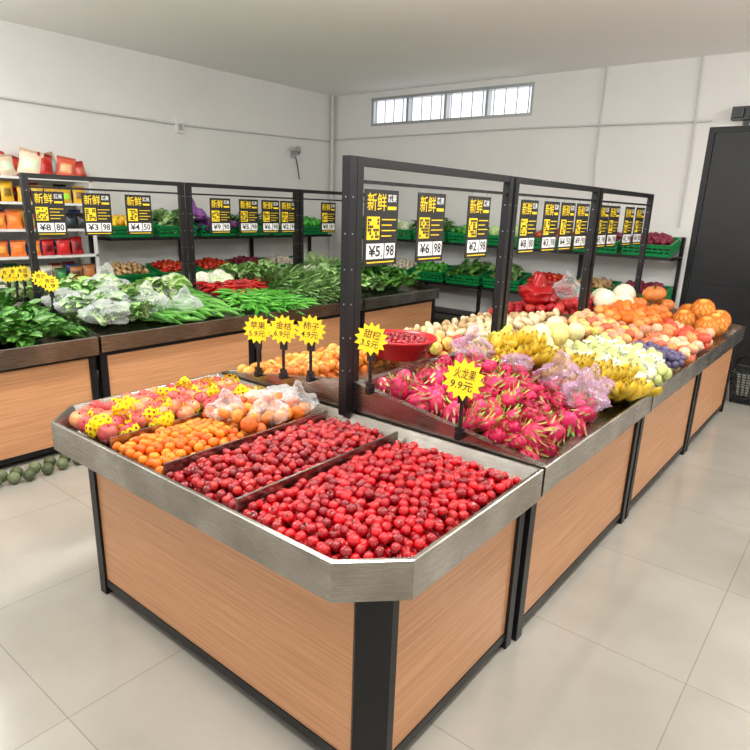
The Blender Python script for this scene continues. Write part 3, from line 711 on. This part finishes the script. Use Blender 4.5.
def rack(origin,ax,length):
    def w(s,d,z):
        return (XW+.03+d,origin+s,z) if ax=='Y' else (origin+s,YW-.03-d,z)
    par=bpy.data.objects.new('vegetable_display_rack',None); bpy.context.collection.objects.link(par); par.location=w(length/2,.25,0)
    b_=MB(); bl=M['black']
    def bx(s0,s1,d0,d1,z0,z1,m):
        a=w(s0,d0,z0);c=w(s1,d1,z1); b_.box(min(a[0],c[0]),max(a[0],c[0]),min(a[1],c[1]),max(a[1],c[1]),z0,z1,m)
    nb=max(1,round(length/1.3)); 
    for i in range(nb+1):
        s=(length-.04)*i/nb; bx(s,s+.04,0,.04,0,1.5,bl); bx(s,s+.04,.46,.5,0,.75,bl); bx(s,s+.04,0,.5,.02,.06,bl)
        for z in (.72,1.28): bx(s,s+.04,.04,.48,z-.03,z,bl)
    for z in (.72,1.28):
        bx(0,length,.0,.03,z+.09,z+.12,bl); bx(0,length,.46,.5,z-.03,z+.0,bl); bx(0,length,.03,.46,z-.03,z-.02,bl)
    bx(.04,length-.04,.05,.47,.28,.3,bl)
    b_.obj('rack_frame',None,par)
    n=int(length/.56); out=[]
    for z in (.72,1.28):
        for i in range(n):
            s=length*(i+.5)/n
            o=bpy.data.objects.new('green_crate',crate_me); bpy.context.collection.objects.link(o)
            p=Vector(w(s,.26,z+.045))
            R=Matrix.Rotation(.22,4,'X')
            if ax=='Y': R=Matrix.Rotation(math.pi/2,4,'Z')@R
            o.parent=par; o.matrix_local=Matrix.Translation(p-par.location)@R
            out.append((np.array(R)[:3,:3].copy(),np.array(p),z,par))
    return out
def fill(name,Rm,p,par,tp,r,m,tn,mode='any',layers=2,h=.12,**kw):
    tmp=MB(); heap(tmp,tp,-.24,.24,-.17,.17,r,dome(-.26,.26,-.19,.19,h,.05),m,tn,layers,mode,**kw)
    for i in range(len(tmp.V)): tmp.V[i]=tmp.V[i]@Rm.T+p
    tmp.obj(name,None,par)
F_=M['fruit'];G_=M['glossfruit']
kinds={
 'onion_pile':(sc_t(T_ball,.036),.037,F_,tint(S(120,30,55),S(140,45,70))),
 'tomato_pile':(sc_t(T_plum,.036),.037,G_,tint(S(200,42,28),S(210,75,38))),
 'carrot_pile':([sc_t(T_chili,1.1)],.03,F_,tint(S(240,120,35))),
 'eggplant_pile':([T_egg],.035,G_,tint(S(80,35,95),S(110,50,120))),
 'yellow_pepper_pile':(sc_t(T_apple,.04),.042,G_,tint(S(240,190,40),S(230,160,30))),
 'green_pepper_pile':(sc_t(T_apple,.04),.042,G_,tint(S(60,140,45),S(90,160,60))),
 'potato_pile':(sc_t(T_potato,.032),.036,F_,tint(S(190,150,100),S(205,170,120))),
 'cabbage_pile':(sc_t(T_ball,.075),.078,M['leaf'],tint(S(190,220,150),S(215,230,190))),
 'leafy_green_pile':(sc_t(B_mid,.85),.065,M['leaf'],tint(c1,v=.2)),
 'dark_leaf_pile':(sc_t(B_dark,.8),.065,M['leaf'],tint(c1,v=.2)),
 'mushroom_pile':(sc_t(T_ball,.03),.031,F_,tint(S(225,215,195))),
}
def dofill(lst,top,bot):
    n=len(lst)//2
    for i,(R_,p,z,par) in enumerate(lst):
        k=(bot if i<n else top)[i%n%len(bot if i<n else top)]
        tp,r_,m_,tn=kinds[k]
        kw=dict(mode='yaw',tilt=.3,spf=2.0) if isinstance(tp,list) else {}
        fill(k,R_,p,par,tp,r_,m_,tn,**kw)
dofill(rack(3.72,'Y',3.7),['yellow_pepper_pile','leafy_green_pile','eggplant_pile','dark_leaf_pile','cabbage_pile','green_pepper_pile','carrot_pile'],['potato_pile','tomato_pile','tomato_pile','onion_pile','mushroom_pile','cabbage_pile','dark_leaf_pile'])
dofill(rack(-6.55,'X',4.75),['leafy_green_pile','cabbage_pile','dark_leaf_pile','green_pepper_pile','cabbage_pile','tomato_pile','onion_pile','onion_pile'],['cabbage_pile','mushroom_pile','green_pepper_pile','dark_leaf_pile','leafy_green_pile','tomato_pile','potato_pile','onion_pile'])
b_=MB(); b_.inst(BAGS[0],np.array([rot('Z',1)*.15]),np.array([(XW+.3,5.0,1.56)]),tint(S(150,90,170))(1),M['paint']); b_.obj('purple_carrier_bag')

# dry goods shelf
b_=MB(); wp=M['whitepaint']; sx0,sx1,sy0,sy1=XW+.02,XW+.42,1.3,3.62
for y in (sy0,(sy0+sy1)/2,sy1-.03): 
    b_.box(sx0,sx0+.03,y,y+.03,0,1.95,wp); b_.box(sx1-.03,sx1,y,y+.03,0,1.9,wp)
lv=[.12,.5,.82,1.1,1.38,1.65,1.9]
for z in lv: b_.box(sx0,sx1,sy0,sy1,z-.025,z,wp)
b_.obj('dry_goods_shelf')
pc=[S(190,35,38),S(225,175,45),S(50,115,60),S(230,225,210),S(175,115,65),S(225,120,50),S(80,55,45),S(215,190,150),S(40,80,140),S(35,35,40)]
def pouch(w,h,d,lab=(1.3,1.25,1.1)):
    n=8;m_=10;V=[];F=[]
    for sd in (1,-1):
        for i in range(n+1):
            for j in range(m_+1):
                u=i/n;v=j/m_; vv=min(1,max(0,(v-.06)/.84))
                V.append((sd*d/2*(math.sin(math.pi*u)**.8)*(math.sin(math.pi*vv)**.6 if 0<vv<1 else 0)+(.006*math.sin(u*22) if v>.9 else 0),(u-.5)*w*(1-.1*math.sin(math.pi*vv)),v*h))
    k=(n+1)*(m_+1)
    for i in range(n):
        for j in range(m_):
            a=i*(m_+1)+j; F.append((a,a+m_+1,a+m_+2,a+1)); F.append((k+a,k+a+1,k+a+m_+2,k+a+m_+1))
    C=np.ones((len(V),3)); 
    for q_ in range(len(V)):
        v=V[q_][2]/h; u=abs(V[q_][1])/w
        if .25<v<.65 and u<.3: C[q_]=lab
    return (np.array(V),[np.array(F)],C)
PO=[pouch(.15,.2,.05),pouch(.13,.17,.05,(2.5,2.4,2.3)),pouch(.14,.19,.045,(.6,2.8,2.4)),pouch(.14,.2,.05,(.3,.3,.3))]
b_=MB()
for li,z in enumerate(lv[:-1]):
    gap=lv[li+1]-z-.05
    for row in (.12,.22,.32):
        y=sy0+.09
        cc=pc[random.randrange(10)]
        while y<sy1-.09:
            if random.random()<.5: cc=pc[random.randrange(10)]
            sh=random.uniform(.75,1)
            b_.inst(PO[random.randrange(4)],np.array([rot('Z',random.uniform(-.25,.25))@rot('Y',random.uniform(-.15,.0))@np.diag([1,1,min(1,gap/.2)*sh])]),np.array([(sx0+row+.02,y,z+.001)]),tint(cc)(1),M['paint'])
            y+=random.uniform(.14,.165)
b_.obj('packaged_dry_goods')
b_=MB()
for i,y in enumerate(np.arange(2.2,3.56,.19)):
    for row in (.12,.27):
        b_.inst(pouch(.22,.27,.1,random.choice([(1.2,4,3.4),(.8,.3,.3),(.9,1.4,1.3)])),np.array([rot('Z',random.uniform(-.7,.7))@rot('X',random.uniform(-.25,.25))@rot('Y',random.uniform(-.25,.1))*random.uniform(.7,1.1)]),np.array([(sx0+row,y+row*.2,1.905)]),tint(S(205,40,40),S(210,60,50),S(215,95,70),S(225,200,175),S(225,170,60))(1),M['paint'])
b_.obj('snack_bag_row')

# wire basket near door
b_=MB(); bx_,by_=-.72,6.85; w0,w1,hh=.15,.19,.3
def ringp(w_,z): return [(bx_-w_,by_-w_,z),(bx_+w_,by_-w_,z),(bx_+w_,by_+w_,z),(bx_-w_,by_+w_,z),(bx_-w_,by_-w_,z)]
for i in range(7):
    f=i/6; b_.tube(ringp(w0+(w1-w0)*f,.008+hh*f),.005 if i<6 else .009,M['blackplastic'],5)
for i in range(9):
    f=-1+2*i/8
    for a,c_ in (((f,-1),(f,-1)),((f,1),(f,1)),((-1,f),(-1,f)),((1,f),(1,f))):
        b_.tube([(bx_+a[0]*w0,by_+a[1]*w0,.008),(bx_+c_[0]*w1,by_+c_[1]*w1,.008+hh)],.005,M['blackplastic'],4)
b_.box(bx_-w0,bx_+w0,by_-w0,by_+w0,.002,.012,M['blackplastic'])
b_.tube([(bx_-w1,by_,hh),(bx_-w1*.8,by_,hh+.12),(bx_,by_,hh+.18),(bx_+w1*.8,by_,hh+.12),(bx_+w1,by_,hh)],.008,M['blackplastic'],6)
b_.obj('shopping_basket')

# ---------------------------------------------------------------- light & camera
w=bpy.data.worlds.new('World'); sc.world=w; w.use_nodes=True
w.node_tree.nodes['Background'].inputs['Color'].default_value=(.96,.98,1,1); w.node_tree.nodes['Background'].inputs['Strength'].default_value=1.15
cam=bpy.data.cameras.new('Camera'); cam.sensor_width=36; cam.lens=616/750*36; cam.shift_y=16/750; cam.clip_end=60
co=bpy.data.objects.new('Camera',cam); bpy.context.collection.objects.link(co)
r_=Vector((.7775,.628,.0326)); u_=Vector((-.2038,.2025,.9578)); f_=Vector((-.595,.7513,-.2854))
co.matrix_world=Matrix(((r_.x,u_.x,-f_.x,0),(r_.y,u_.y,-f_.y,0),(r_.z,u_.z,-f_.z,1.714),(0,0,0,1)))
sc.camera=co
print('faces',sum(len(o.data.polygons) for o in bpy.data.objects if o.type=='MESH'))
